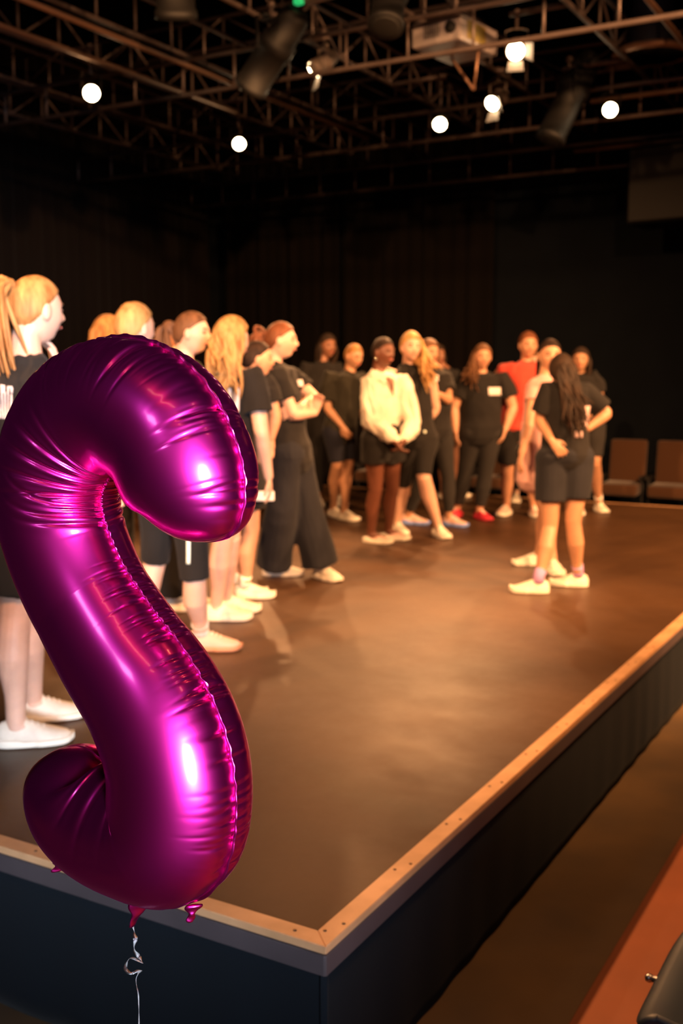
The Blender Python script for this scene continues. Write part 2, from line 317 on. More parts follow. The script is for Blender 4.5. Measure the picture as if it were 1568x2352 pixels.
def person(label, base, top, yaw, hyaw=None, skin='skin_fair', hairm='hair_brown', style='short', shirt='cloth_black', bottom='shorts', bm='cloth_black',
           J={}, ank=None, fyaw=None, girth=1.0, shoem='shoe_white', solem='sole_white', shoek='sneaker', chunk=1.0, sock=None, sleeve=.62, hem=.50, blen=None,
           loose=1.0, vox=.0062, hcurl=.3, hpitch=0, extras=(), hair_to=None, pelvis=None, hdir={}, tail_z=.045, seed=0, hips=1.0, bend=.02, neckline=.0, scale_head=1.0):
    base3 = onz(base[0], base[1], SZ); D = depth(base3); tp = atd(top[0], top[1], D); H = tp[2]-SZ
    rt = RT; aw = np.array([base3[0]-CAM[0], base3[1]-CAM[1], 0]); aw = unit(aw); rt = np.array([aw[1], -aw[0], 0])
    def fr(y): y = math.radians(y); return -aw*math.cos(y)+rt*math.sin(y), rt*math.cos(y)+aw*math.sin(y)
    F, L = fr(yaw); hyaw = yaw if hyaw is None else hyaw; hF, hL = fr(hyaw); Z = np.array([0, 0, 1.])
    hs = H/1.68*1.03*scale_head*.99
    hc = tp-Z*(.112*hs+.012)
    def px(q, ref=D): return atd(q[0], q[1], ref+(q[2] if len(q) > 2 else 0))
    nb = hc-Z*.092*H-hF*.012*H-F*.018*H
    if 'neck' in J: nb = px(J['neck'])
    pv = base3*np.array([1, 1, 0])+Z*(SZ+.53*H) if pelvis is None else px(pelvis)
    if pelvis is None: pv = pv*.6+(np.array([nb[0], nb[1], 0])+Z*(SZ+.53*H))*.4; pv[2] = SZ+.53*H
    root = empty('person', (base3[0], base3[1], SZ), label, 'person')
    TL = np.linalg.norm(nb-pv); sp = lambda t: pv+(nb-pv)*t+F*(.0)
    j = {}
    for sd, n in ((1, 'l'), (-1, 'r')):
        j['sh'+n] = px(J['sh'+n]) if 'sh'+n in J else sp(.90)+L*sd*.103*H*math.sqrt(girth)-F*.006
        j['hp'+n] = sp(-.05)+L*sd*.052*H*hips
        j['el'+n] = px(J['el'+n]) if 'el'+n in J else j['sh'+n]+L*sd*.030*H-Z*.172*H-F*.012*H
        j['wr'+n] = px(J['wr'+n]) if 'wr'+n in J else j['el'+n]+L*sd*.005*H-Z*.140*H+F*.035*H
        if ank is not None: a = onz(ank[n][0], ank[n][1], SZ)
        else: a = base3+L*sd*.060*H
        j['an'+n] = np.array([a[0], a[1], SZ+.052*H])
        j['kn'+n] = px(J['kn'+n]) if 'kn'+n in J else j['hp'+n]*.47+j['an'+n]*.53+F*bend*H
    # --- body
    g = G(); gi = girth
    prof = [(-.16, .050, .045), (-.08, .092, .064), (.02, .098, .068), (.14, .086, .058), (.30, .073, .050), (.45, .078, .054), (.62, .092, .062), (.78, .094, .058), (.88, .082, .046), (.95, .052, .036), (1.02, .034, .034)]
    def torso(g, lo, hi, ext, lw=1, neck=True, seg=20):
        P = []; R = []
        for t, hw, hd in prof:
            if t < lo-1e-6 or t > hi+1e-6: continue
            k = gi*(hips if t < .2 else 1)
            P.append(sp(t)+F*(.010*H if .4 < t < .8 else 0)); R.append((hw*H*k+ext*lw, hd*H*k+ext*lw))
        g.tube(P, R, seg, True, ref=L)
    torso(g, -.2, 1.1, 0)
    g.tube([nb-Z*.02, nb*.5+hc*.5-hF*.012*H-Z*.01, hc-Z*.035-hF*.02], [.034*H, .029*H, .034*H], 14)
    HV = HM*hs; pr = math.radians(hpitch); c, s_ = math.cos(pr), math.sin(pr)
    hFp = hF*c-Z*s_; hZp = Z*c+hF*s_
    def hw(V): V = np.asarray(V); return hc+V[..., :1]*hL+V[..., 1:2]*hFp+V[..., 2:3]*hZp
    g.rings(hw(HV))
    Mh = np.stack([hL, hFp, hZp], 1)
    for sd in (1, -1): g.ball(hw(np.array([sd*.076, -.004, -.004])*hs), np.array([.010, .018, .031])*hs, Mh, 10, 8)
    for n, sd in (('l', 1), ('r', -1)):
        sh, el, wr = j['sh'+n], j['el'+n], j['wr'+n]
        g.tube([sp(.82)+L*sd*.05*H, sh, sh*.7+el*.3, sh*.3+el*.7, el], [.036*H*gi, .033*H*gi, .030*H*gi, .0255*H*gi, .0235*H*gi], 14)
        g.tube([el, el*.75+wr*.25, el*.3+wr*.7, wr], [.0235*H*gi, .0245*H*gi, .0185*H*gi, .0152*H], 14)
        hd = hdir.get(n); d = unit(wr-el) if not hd else None
        if hd:
            d = unit(rt*hd[0]-Z*hd[1]*1.0+aw*hd[2]); pn = unit(rt*hd[3]-Z*hd[4]+aw*hd[5]); cu = hd[6] if len(hd) > 6 else hcurl
        else: d = unit(d+np.array([0, 0, -.25])); pn = -L*sd*.8-F*.3+Z*.05; cu = hcurl
        hand(g, wr, d, pn, sd, H/1.68*.95, cu)
        hp, kn, an = j['hp'+n], j['kn'+n], j['an'+n]; FF = unit(F)
        g.tube([hp-Z*.01, hp*.7+kn*.3, hp*.3+kn*.7, kn], [(.053*H*gi, .052*H*gi), (.053*H*gi, .052*H*gi), (.040*H*gi, .040*H*gi), (.0335*H*gi, .034*H*gi)], 16)
        g.tube([kn, kn*.8+an*.2-FF*.006*H, kn*.62+an*.38-FF*.010*H, kn*.25+an*.75, an, an-Z*.02], [.033*H*gi, .034*H*gi, .0355*H*gi, .0235*H*gi, .0205*H, .021*H], 16)
        fd = fr((fyaw or {}).get(n, yaw+sd*12))[0] if fyaw is not None or True else F
        j['fd'+n] = fd
        g.tube([an-Z*.012*H, an+fd*.05*H-Z*.022*H, an+fd*.095*H-Z*.030*H], [.020*H, (.019*H, .013*H), (.018*H, .008*H)], 10, True, ref=np.cross(fd, Z))
    bo = link('body', remesh(g, vox, 2), M[skin], root)
    # --- face
    for sd in (1, -1):
        G().ball(hw(np.array([sd*.0295, .0735, .004])*hs), np.array([.0135, .011, .0085])*hs, Mh, 12, 8).build('eye', M['eye'], root)
        P = [hw(np.array([sd*(.014+.034*t), .0905-.016*t*t-.004*t, .0215+.005*math.sin(t*2.6)])*hs) for t in np.linspace(0, 1, 6)]
        G().tube(P, [.002*hs, .0036*hs, .0038*hs, .0034*hs, .0026*hs, .001*hs], 6).build('eyebrow', M['brow'] if hairm not in ('hair_blond', 'hair_gold') else M['hair_brown'], root)
    P = [hw(np.array([.024*t, .0895-.010*t*t, -.0545+.002*abs(t)])*hs) for t in np.linspace(-1, 1, 7)]
    G().tube(P, [.0012*hs, .0038*hs, .005*hs, .005*hs, .005*hs, .0038*hs, .0012*hs], 8).build('lips', M['lips'], root)
    # --- hair
    r = np.random.default_rng(seed+5); g = G()
    x, y, z = HU[..., 0], HU[..., 1], HU[..., 2]
    hv = z-.72*y+.03-.10*np.abs(x)*(y > 0)
    if style in ('long', 'curly', 'wavy', 'bob'): hv = hv+.12*(y < .2)
    m = sst(-.06, .10, hv)
    vol = {'short': .013, 'sleek': .008, 'tail': .009, 'bun': .010, 'long': .016, 'curly': .020, 'wavy': .016, 'bob': .018, 'crop': .005}[style]
    th = vol*(.75+.25*z)*m - .010*(1-m); th = th+m*vol*.22*np.sin(np.arctan2(x, y)*26+3*z)*(.4+.6*np.abs(x))
    if style == 'short': th = th+m*.004*np.sin(x*19+y*13)*np.sin(z*17+y*7)
    N = HU*np.array([1/.074, 1/.092, 1/.112]); N /= np.linalg.norm(N, axis=-1)[..., None]
    g.rings(hw(HV+N*th[..., None]*hs))
    def lock(p0, p1, p2, r0, wav=0, seg=16, k=0):
        t = np.linspace(0, 1, seg)[:, None]; P = (1-t)**2*p0+2*t*(1-t)*p1+t**2*p2
        if wav:
            ph = r.uniform(0, 6); fq = r.uniform(16, 24)*np.linalg.norm(p2-p0)
            P = P+wav*np.minimum(1, t*3)*(np.cos(t*fq+ph)*rt+np.sin(t*fq+ph)*aw)
        R = r0*np.interp(t[:, 0], [0, .15, .6, .9, 1], [.5, 1, .95, .55, .15]); g.tube(P, list(R), 7)
    crown = np.array([0, -.075, .05]); ht = hair_to
    if style == 'tail' or (style == 'sleek' and ht):
        c0 = hw(np.array([0, -.102+.2*(tail_z-.045), tail_z])*hs) if style == 'tail' else hw(np.array([0, -.10, .01])*hs)
        g.ball(c0, .020*hs, None, 12, 8); e = px(ht) if ht else c0-Z*.32-hF*.05
        for k in range(26):
            o1 = r.normal(size=3)*.012; o2 = r.normal(size=3)*np.array([.026, .026, .03]); lock(c0+o1*.5, c0-hFp*.10+Z*.02+o1+o2*.6, e+o2, .011*hs, .004)
    if style == 'bun':
        c0 = hw(np.array([0, -.075, .085])*hs) if not ht else px(ht)
        for k in range(9):
            a0 = r.uniform(0, 6); ax = unit(r.normal(size=3)); u1 = unit(np.cross(ax, [.3, .5, .8])); v1 = np.cross(ax, u1); rr = .022*hs+.008*r.random()
            P = [c0+u1*math.cos(a0+t)*rr+v1*math.sin(a0+t)*rr for t in np.linspace(0, 6, 16)]; g.tube(P, .010*hs, 8)
        g.ball(c0, .026*hs, None, 12, 8)
    if style in ('long', 'curly', 'wavy', 'bob', 'wavytail'):
        n = {'long': 44, 'curly': 80, 'wavy': 70, 'bob': 44, 'wavytail': 40}[style]; dr = {'bob': .13}.get(style, .36)*H/1.68
        wv = {'long': .004, 'curly': .015, 'wavy': .009, 'bob': .002, 'wavytail': .012}[style]
        tgt0 = px(ht)-hc if ht else hL; a_mid = float(np.clip(math.atan2(tgt0@hL, -(tgt0@hF)), -1.05, 1.05))
        for k in range(n):
            a = r.uniform(-1.9, 1.9) if ht is None else a_mid+r.uniform(-.95, .95); zz = r.uniform(-.2, .6); q = np.array([math.sin(a)*.078, -math.cos(a)*.098, zz*.10])*hs
            p0 = hw(q*np.array([1.02, 1.02, 1])); out = unit(p0-hc); out[2] = 0
            e = p0*np.array([1, 1, 0])+Z*(hc[2]-dr*r.uniform(.75, 1.1))
            if style != 'bob':
                cx = nb-F*.075*H*gi if ht is None else None
                if ht is None: e = e*.45+.55*np.array([cx[0], cx[1], e[2]])-hF*.02
                else:
                    tgt = px(ht); e = tgt+r.normal(size=3)*np.array([.035, .035, .05])*(1.2 if style == 'curly' else 1)
            lock(p0, p0+out*.035*hs-Z*.10*hs*r.uniform(.6, 1.3), e, (.015 if style != 'curly' else .013)*hs, wv)
    g.build('hair', M[hairm], root)
    # --- top
    so = None
    if shirt:
        g = G(); tshem = (hem-.53)/(.84-.53); ls = .018*loose
        P = []; R = []
        for t in np.linspace(tshem, .90, 12):
            hwv = np.interp(t, [q[0] for q in prof], [q[1] for q in prof]); hdv = np.interp(t, [q[0] for q in prof], [q[2] for q in prof])
            lo = max(hwv, .088 if loose > .8 else hwv); P.append(sp(t)+F*.006*H*(t > .3)); R.append((lo*H*gi+ls, max(hdv, .060 if loose > .8 else hdv)*H*gi+ls))
        P.append(sp(.97-neckline)); R.append((.062*H*gi+.004, .040*H+.006))
        g.tube(P, R, 24, True, ref=L)
        for n, sd in (('l', 1), ('r', -1)):
            sh, el, wr = j['sh'+n], j['el'+n], j['wr'+n]
            if sleeve <= 0: continue
            if sleeve <= 1:
                e = sh+(el-sh)*sleeve
                g.tube([sp(.84)+L*sd*.045*H, sh+Z*.002, sh*.6+e*.4, e], [.040*H*gi+.008, .036*H*gi+.012*loose, .036*H*gi+.014*loose, .037*H*gi+.016*loose], 16, False)
            else:
                g.tube([sp(.84)+L*sd*.045*H, sh, sh*.5+el*.5, el, el*.5+wr*.5, el*.15+wr*.85, wr], [.044*H, .040*H*gi+.014, .040*H+.014, .038*H+.016, .036*H+.014, .030*H+.008, .018*H+.006], 16)
        so = link('shirt' if sleeve > 1 or sleeve <= 0 else 't_shirt', remesh(g, .0085, 2, (.0065 if shirt != 'cloth_white' else .012)*min(loose, 1.3), 10 if shirt != 'cloth_white' else 16, seed), M[shirt], root)
    # --- bottom
    def legs(frac, r0, r1, flare=0):
        g = G(); P = []; R = []
        for t in (-.14, -.06, .02, .12, .22, .30):
            hwv = np.interp(t, [q[0] for q in prof], [q[1] for q in prof]); hdv = np.interp(t, [q[0] for q in prof], [q[2] for q in prof])
            P.append(sp(t)); R.append((hwv*H*gi*hips+r0, hdv*H*gi*hips+r0))
        g.tube(P, R, 20, True, ref=L)
        for n in ('l', 'r'):
            hp, kn, an = j['hp'+n], j['kn'+n], j['an'+n]; P = []; R = []
            for t in np.linspace(0, 1, 12):
                tt = t*frac
                p = hp+(kn-hp)*tt if tt <= 1 else kn+(an-kn)*(tt-1)
                br = np.interp(tt, [0, .3, .7, 1, 1.38, 1.75, 2], [.058, .053, .040, .034, .0365, .025, .022])*H*gi
                if flare: br = max(br, .052*H*gi)+flare*max(0, tt-.3)*.6
                P.append(p+(0 if not flare else 0)); R.append(br+r0+(r1-r0)*t)
            if flare: P[-1] = P[-1]-Z*.025
            g.ball(P[0], (R[0]+.004,)*3, None, 16, 10); g.tube(P, R, 18, False)
        return g
    bdef = {'shorts': (.55, .012, .034, 0), 'long_shorts': (.95, .010, .016, 0), 'bike': (.98, .005, .006, 0), 'leggings': (1.86, .005, .005, 0), 'trousers': (1.93, .012, .016, .024), 'joggers': (1.9, .010, .014, .006)}[bottom]
    fr_, a_, b_, c_ = bdef; fr_ = blen or fr_
    bt = link({'shorts': 'shorts', 'long_shorts': 'shorts', 'bike': 'shorts'}.get(bottom, bottom), remesh(legs(fr_, a_, b_, c_), .0085, 2, .002 if bottom in ('leggings', 'bike') else .006, 8, seed+3), M[bm], root)
    # --- shoes
    for n, sd in (('l', 1), ('r', -1)):
        an = j['an'+n]; fd = j['fd'+n]
        if fyaw and n in fyaw: fd = fr(fyaw[n])[0]
        shoe(root, an, fd, H/1.66*.98, M[shoem], M[solem], shoek, chunk)
        if sock:
            G().tube([an-Z*.01, an+Z*.03, an*.82+j['kn'+n]*.18], [.026*H, .0225*H, .026*H], 14, False).build('sock', M[sock], root)
    ctx = dict(root=root, shirt=so, bottom=bt, body=bo, px=px, D=D, F=F, L=L, rt=rt, aw=aw, Z=Z, H=H, j=j, hc=hc, hw=hw, hs=hs, sp=sp, hL=hL, Mh=Mh)
    for e in extras: e(ctx)
    return ctx

def print_patch(name, quads, m, on='shirt', thick=.0015, back=False):
    """flat print on the garment: quads = list of pixel polygons laid on the cloth surface seen from this side"""
    def f(c):
        ob = c[on]; me = ob.data; V = [v.co+c['root'].location for v in me.vertices]; bvh = BVHTree.FromPolygons(V, [p.vertices[:] for p in me.polygons])
        g = G()
        for (x0, y0, x1, y1, sk) in quads:
            nx = max(2, int((x1-x0)/4)+1); ny = max(2, int((y1-y0)/5)+1); ok = True; rows = []
            for yy in np.linspace(y0, y1, ny):
                row = []
                for xx in np.linspace(x0, x1, nx):
                    d = ray(xx+sk*(yy-y0)/max(1, y1-y0), yy); d = unit(d); h = bvh.ray_cast(Vector(CAM), Vector(d))
                    if h[0] is None: ok = False; break
                    row.append(np.array(h[0])+np.array(h[1])*.0035)
                if not ok: break
                rows.append(row)
            if ok: g.rings(np.array(rows), cap=False, closed=False)
        if g.n:
            o = g.build(name, m, c['root']); o.modifiers.new('s', 'SOLIDIFY').thickness = thick
    return f
def held(name, fn): return lambda c: fn(c)
def earring(c):
    for sd in (1, -1): G().ball(c['hw'](np.array([sd*.084, .0, -.045])*c['hs']), .010, None, 10, 8).build('earring', M['earring'], c['root'])

def build_people():
    # 1 nearest, at the left edge of the picture
    person('person with long ginger ponytail and hand at the chin, nearest, at the left edge', (50, 1700), (80, 630), 135, 118, 'skin_fair', 'hair_gold', 'tail',
           ank={'l': (78, 1655), 'r': (38, 1712)}, fyaw={'l': 92, 'r': 88}, pelvis=(20, 1190), J={'shr': (-28, 905, -.10), 'elr': (-45, 1080, -.12), 'shl': (95, 868, .12), 'ell': (150, 975, .16), 'wrl': (133, 850, .10), 'knl': (70, 1400, .06), 'knr': (35, 1410, -.06)},
           hdir={'l': (-.25, -1, -.1, -1, .1, -.3, .45)}, vox=.005, blen=.78, hem=.47, hair_to=(12, 850, -.14), tail_z=.085, loose=1.2, seed=1, shoem='shoe_white', chunk=.8,
           extras=[print_patch('back_print', [(2, 884, 6, 962, 3), (-6, 884, -2, 962, 3), (7, 885, 12, 902, 0), (10, 900, 14, 964, 2), (17, 887, 29, 891, 0), (17, 891, 21, 905, 0), (25, 891, 30, 903, 0), (18, 905, 21, 964, 1), (25, 905, 29, 962, 1)], M['print_white'])])
    person('person hidden behind the nearest ginger ponytail, only white shoes showing', (2, 1402), (-25, 735), 100, 100, 'skin_warm', 'hair_brown', 'long', ank={'l': (12, 1335), 'r': (-8, 1398)}, fyaw={'l': 90, 'r': 90}, seed=2)
    # 2-4 heads above the balloon
    person('straight strawberry blond head just left of the curled blond updo above the balloon', (255, 1350), (247, 724), 140, 140, 'skin_fair', 'hair_gold', 'bob', seed=3, bottom='leggings')
    person('person with curled blond updo and black knee shorts with bright stripe, behind the balloon', (395, 1500), (309, 692), 140, 128, 'skin_fair', 'hair_blond', 'bun', bottom='long_shorts', blen=1.0,
           ank={'l': (330, 1475), 'r': (462, 1492)}, fyaw={'l': 90, 'r': 78}, pelvis=(395, 1105), J={'knr': (447, 1330, -.05), 'neck': (315, 835)}, shoem='shoe_pink', solem='sole_gum', sock='sock_white', chunk=.8, hair_to=(296, 712, 0), seed=4, vox=.0055,
           extras=[print_patch('reflective_stripe', [(429, 1240, 437, 1295, 0)], M['reflective'], 'bottom')])
    person('short ginger-haired person, top of the head between the blond updo and the dark ponytail', (385, 1290), (380, 766), 120, 120, 'skin_fair', 'hair_ginger', 'short', seed=5, bottom='leggings')
    person('person with dark ponytail and wide neckline, black track trousers with white side stripe', (405, 1402), (440, 713), 70, 72, 'skin_fair', 'hair_brown', 'tail', bottom='joggers', neckline=.10,
           ank={'l': (425, 1392), 'r': (384, 1402)}, fyaw={'l': 60, 'r': 80}, hair_to=(398, 850, 0), seed=6,
           extras=[print_patch('side_stripe', [(372, 1215, 396, 1380, -6)], M['print_white'], 'bottom')])
    person('person seen from behind with long curly golden hair over a black t-shirt', (515, 1432), (532, 727), 150, 128, 'skin_fair', 'hair_blond', 'curly', bottom='shorts', blen=.62,
           ank={'l': (520, 1405), 'r': (497, 1424)}, fyaw={'l': 85, 'r': 85}, J={'knr': (512, 1235, -.03), 'knl': (530, 1230, .03)}, chunk=1.3, hair_to=(512, 900, -.16), seed=7, vox=.0055, loose=1.25,
           extras=[print_patch('back_print', [(500, 900, 508, 944, 0), (512, 895, 520, 944, 0), (524, 892, 531, 944, 0), (537, 890, 550, 905, 0), (537, 905, 549, 946, 0)], M['print_white'])])
    def paper(c):
        p = c['j']['wrr']+c['rt']*.03-c['Z']*.13-c['aw']*.05; R = np.stack([c['rt'], c['aw'], c['Z']], 1)
        o = G().box((-.06, -.008, -.028), (.06, .008, .028), R, p).build('wrist_band', M['phone'], c['root'], False); o.modifiers.new('b', 'BEVEL').width = .005
    person('person with dark tied-back hair beside the curly golden hair, white band at the hand', (552, 1374), (590, 780), 105, 95, 'skin_warm', 'hair_dark', 'sleek', bottom='shorts', blen=.62, ank={'l': (545, 1366), 'r': (562, 1374)}, fyaw={'l': 88, 'r': 88},
           J={'shr': (588, 872, -.10), 'elr': (598, 975, -.10), 'wrr': (592, 1085, -.10), 'shl': (612, 872, .14), 'ell': (632, 958, .14), 'wrl': (622, 1008, .14)}, hem=.46, sock='sock_white', chunk=1.3, seed=8, extras=[paper], loose=1.2)
    # 8 wide trousers, arms crossed
    person('person in profile with folded arms, black t-shirt and very wide black trousers', (680, 1333), (645, 737), 72, 84, 'skin_fair', 'hair_auburn', 'tail', bottom='trousers', bm='cloth_denim',
           ank={'r': (628, 1322), 'l': (738, 1328)}, fyaw={'r': 88, 'l': 35}, pelvis=(668, 1030), J={'shr': (640, 868, -.12), 'shl': (668, 865, .15), 'elr': (672, 952, -.16), 'wrr': (722, 948, -.10), 'ell': (722, 915, .10), 'wrl': (688, 935, -.16), 'knr': (645, 1180, -.05), 'knl': (705, 1180, .08)},
           hdir={'r': (.2, -.8, -.1, 0, 0, -1, .4), 'l': (-1, .4, -.2, 0, 0, 1, .3)}, hem=.47, hair_to=(604, 832, 0), seed=9, vox=.0055, loose=1.15, solem='sole_white', extras=[print_patch('chest_label', [(681, 873, 694, 888, 4)], M['print_white'])])
    person('dark-haired person in black just left of the cropped blond head', (752, 1160), (752, 766), 20, 30, 'skin_brown', 'hair_black', 'long', bottom='leggings', J={'neck': (738, 835)}, seed=10, extras=[earring])
    person('person with cropped blond hair looking down in oversized dark top and knee shorts', (782, 1198), (812, 787), 48, 42, 'skin_tan', 'hair_gold', 'crop', shirt='cloth_olive', bottom='long_shorts', bm='cloth_navy', hpitch=14,
           ank={'r': (764, 1186), 'l': (790, 1194)}, fyaw={'r': 30, 'l': 45}, pelvis=(780, 985), J={'shr': (752, 868, -.05), 'elr': (752, 938, -.10), 'wrr': (785, 978, -.16), 'knr': (775, 1065, -.05), 'knl': (800, 1060, .05)}, loose=1.7, sleeve=.8, hem=.49, chunk=1.2, seed=11)
    def collar(c):
        for sd in (1, -1):
            n0 = c['sp'](.98); L, F, Z = c['L'], c['F'], c['Z']
            a = n0-F*.06+Z*.035; b = n0+L*sd*.066+Z*.035; d = n0+L*sd*.04+F*.135-Z*.07; e = n0+L*sd*.095+F*.10-Z*.05
            g = G(); g.add([a, b, d, e, a-Z*.03, n0+L*sd*.09-Z*.01], [(0, 1, 5, 4), (1, 2, 3, 5)]); o = g.build('collar', M['cloth_white'], c['root']); o.modifiers.new('s', 'SOLIDIFY').thickness = .005
            g = G(); g.tube([n0+F*.075+L*sd*.018-Z*.02, c['sp'](.72)+F*.115+L*sd*.006], [(.012, .004), (.006, .003)], 8, True, ref=L)
        n0 = c['sp'](.9); g = G(); L, F, Z = c['L'], c['F'], c['Z']
        g.add([n0+L*.036+F*.115+Z*.03, n0-L*.036+F*.115+Z*.03, c['sp'](.62)+F*.156], [(0, 1, 2)]); o = g.build('neck_opening', M['skin_dark'], c['root']); o.modifiers.new('s', 'SOLIDIFY').thickness = .004
    person('person in cream puffy-sleeved shirt and short black shorts, hands clasped in front', (875, 1256), (880, 773), 42, 48, 'skin_dark', 'hair_dark', 'sleek', shirt='cloth_white', bottom='shorts', blen=.42, sleeve=1.5, hem=.585,
           ank={'r': (852, 1246), 'l': (892, 1238)}, fyaw={'r': 62, 'l': 62}, pelvis=(878, 1000), J={'shr': (848, 872, -.06), 'shl': (922, 875, .05), 'elr': (852, 968, -.10), 'wrr': (908, 1014, -.22), 'ell': (948, 970, -.02), 'wrl': (928, 1012, -.2)},
           hdir={'r': (.5, .8, 0, .8, -.3, .3, .5), 'l': (-.5, .8, 0, -.8, -.3, .3, .5)}, shoem='shoe_pink', shoek='slipper', loose=1.3, seed=12, vox=.0055, extras=[earring, collar])
    def bead(c): G().ball(c['px']((975, 992, -.14)), .012, None, 10, 8).build('glint_bead', M['reflective'], c['root'])  # bright bead standing in for a phone glint
    person('person in sleeveless black top with long blond hair over one shoulder', (960, 1238), (944, 761), 28, 18, 'skin_fair', 'hair_blond', 'long', shirt='cloth_black', sleeve=0, bottom='bike', blen=1.0, hem=.5,
           ank={'r': (912, 1224), 'l': (1006, 1232)}, fyaw={'r': 20, 'l': 22}, pelvis=(952, 1000), J={'shl': (986, 868, .03), 'ell': (1000, 938, .10), 'wrl': (975, 975, .12), 'knl': (972, 1092, -.05)}, loose=.9, chunk=1.3, hair_to=(988, 862, -.16), seed=13, girth=1.05, extras=[bead])
    person('person in black t-shirt and leggings right behind the long blond hair', (1000, 1214), (985, 778), 55, 40, 'skin_tan', 'hair_brown', 'long', bottom='leggings', bm='cloth_grey', ank={'r': (938, 1204), 'l': (1030, 1208)}, fyaw={'r': 75, 'l': 60}, shoem='shoe_pink', solem='sole_blue',
           pelvis=(1000, 985), J={'neck': (1000, 848), 'shl': (1022, 868, .05), 'ell': (1030, 920, -.1), 'wrl': (1006, 905, -.2), 'shr': (985, 865, -.05)}, seed=14, extras=[print_patch('chest_label', [(996, 862, 1006, 876, 0)], M['print_white'])])
    person('dark-haired person in black with one hand raised, half hidden left of the pink-red shoes', (1030, 1142), (1004, 790), 50, 40, 'skin_brown', 'hair_black', 'long', J={'shl': (1045, 862, 0), 'ell': (1058, 910, -.1), 'wrl': (1034, 898, -.2), 'neck': (1022, 848)}, pelvis=(1030, 975), seed=15)
    # 15 centre
    person('person facing the camera in black leggings and pink-red shoes', (1080, 1196), (1108, 789), 12, 12, 'skin_warm', 'hair_brown', 'wavy', bottom='leggings', bm='cloth_grey', girth=1.17,
           ank={'r': (1050, 1186), 'l': (1100, 1192)}, fyaw={'r': -20, 'l': 32}, pelvis=(1105, 985), J={'shr': (1064, 872, 0), 'shl': (1158, 872, 0), 'elr': (1042, 938, 0), 'wrr': (1046, 992, -.05), 'ell': (1178, 936, 0), 'wrl': (1160, 988, -.06)},
           shoem='shoe_red', solem='shoe_red', hem=.475, loose=1.2, hair_to=(1082, 868, -.15), seed=16, extras=[print_patch('chest_label', [(1121, 890, 1149, 908, 1)], M['print_white'])])
    person('person with short auburn hair in a coral red top and black shorts', (1192, 1190), (1213, 761), 8, 14, 'skin_warm', 'hair_auburn', 'short', shirt='cloth_red', bottom='shorts', blen=.75, hem=.53,
           ank={'r': (1162, 1182), 'l': (1225, 1184)}, fyaw={'r': -20, 'l': 15}, J={'shr': (1172, 850, 0), 'elr': (1142, 858, .12), 'wrr': (1150, 920, .2)}, pelvis=(1190, 985), shoem='shoe_pink', loose=1.3, seed=17, sock=None)
    person('person almost hidden between the coral red top and the pale pink tunic', (1205, 1152), (1228, 806), 10, 10, 'skin_fair', 'hair_brown', 'long', bottom='leggings', seed=18)
    def tunic(c):
        g = G(); g.tube([c['sp'](.35), c['sp'](.1), c['sp'](-.25), c['sp'](-.48)], [(.135, .11), (.14, .12), (.15, .13), (.155, .135)], 22, True, ref=c['L'])
        link('tunic', remesh(g, .0085, 2, .008, 9, 4), M['cloth_pink'], c['root'])
    person('person in a long pale pink tunic just left of the long black wavy hair', (1250, 1312), (1263, 776), 8, 12, 'skin_warm', 'hair_dark', 'tail', shirt='cloth_pink', bottom='bike', blen=.6, girth=.82,
           ank={'r': (1236, 1298), 'l': (1268, 1314)}, fyaw={'r': -75, 'l': 15}, pelvis=(1240, 1030), J={'neck': (1252, 868), 'shr': (1228, 885, -.02), 'elr': (1214, 985, -.14), 'wrr': (1198, 1042, -.22), 'knr': (1250, 1170, 0), 'knl': (1258, 1170, 0)}, seed=19, chunk=1.3, extras=[tunic], sleeve=.4)
    person('person seen from behind with long wavy black hair, hands on hips, lilac socks', (1285, 1352), (1290, 811), 196, 190, 'skin_tan', 'hair_black', 'wavy', bottom='shorts', bm='cloth_denim', blen=.62, hips=1.12,
           ank={'l': (1236, 1362), 'r': (1326, 1347)}, fyaw={'l': 272, 'r': 268}, pelvis=(1298, 1045), J={'shl': (1258, 898, -.02), 'ell': (1238, 965, 0), 'wrl': (1266, 1012, -.16), 'shr': (1345, 900, .02), 'elr': (1394, 950, .02), 'wrr': (1348, 985, -.03), 'knl': (1262, 1210, -.02), 'knr': (1316, 1200, 0), 'neck': (1300, 872)},
           hdir={'l': (.65, .75, -.1, 0, .1, 1, .25), 'r': (-.9, .5, .1, 0, 0, 1, .3)}, sock='sock_lilac', chunk=1.35, hair_to=(1326, 965, -.16), seed=20, vox=.0055, loose=1.2, sleeve=.78,
           extras=[print_patch('back_print', [(1341, 932, 1354, 980, -6), (1308, 955, 1316, 980, -6), (1320, 990, 1336, 1005, 0), (1318, 868, 1326, 888, 10)], M['print_pink'])])
    person('person in black with white socks, last at the right behind the black wavy hair', (1362, 1184), (1334, 797), 8, -4, 'skin_tan', 'hair_black', 'long', bottom='long_shorts', bm='cloth_grey', blen=.85,
           ank={'r': (1330, 1180), 'l': (1374, 1174)}, fyaw={'r': 0, 'l': 22}, pelvis=(1345, 975), J={'shl': (1370, 865, 0), 'ell': (1378, 918, .05), 'wrl': (1362, 940, -.1), 'knl': (1366, 1060, -.03)}, sock='sock_white', seed=21, extras=[print_patch('chest_label', [(1344, 885, 1356, 898, 0)], M['print_white'])])
build_people()
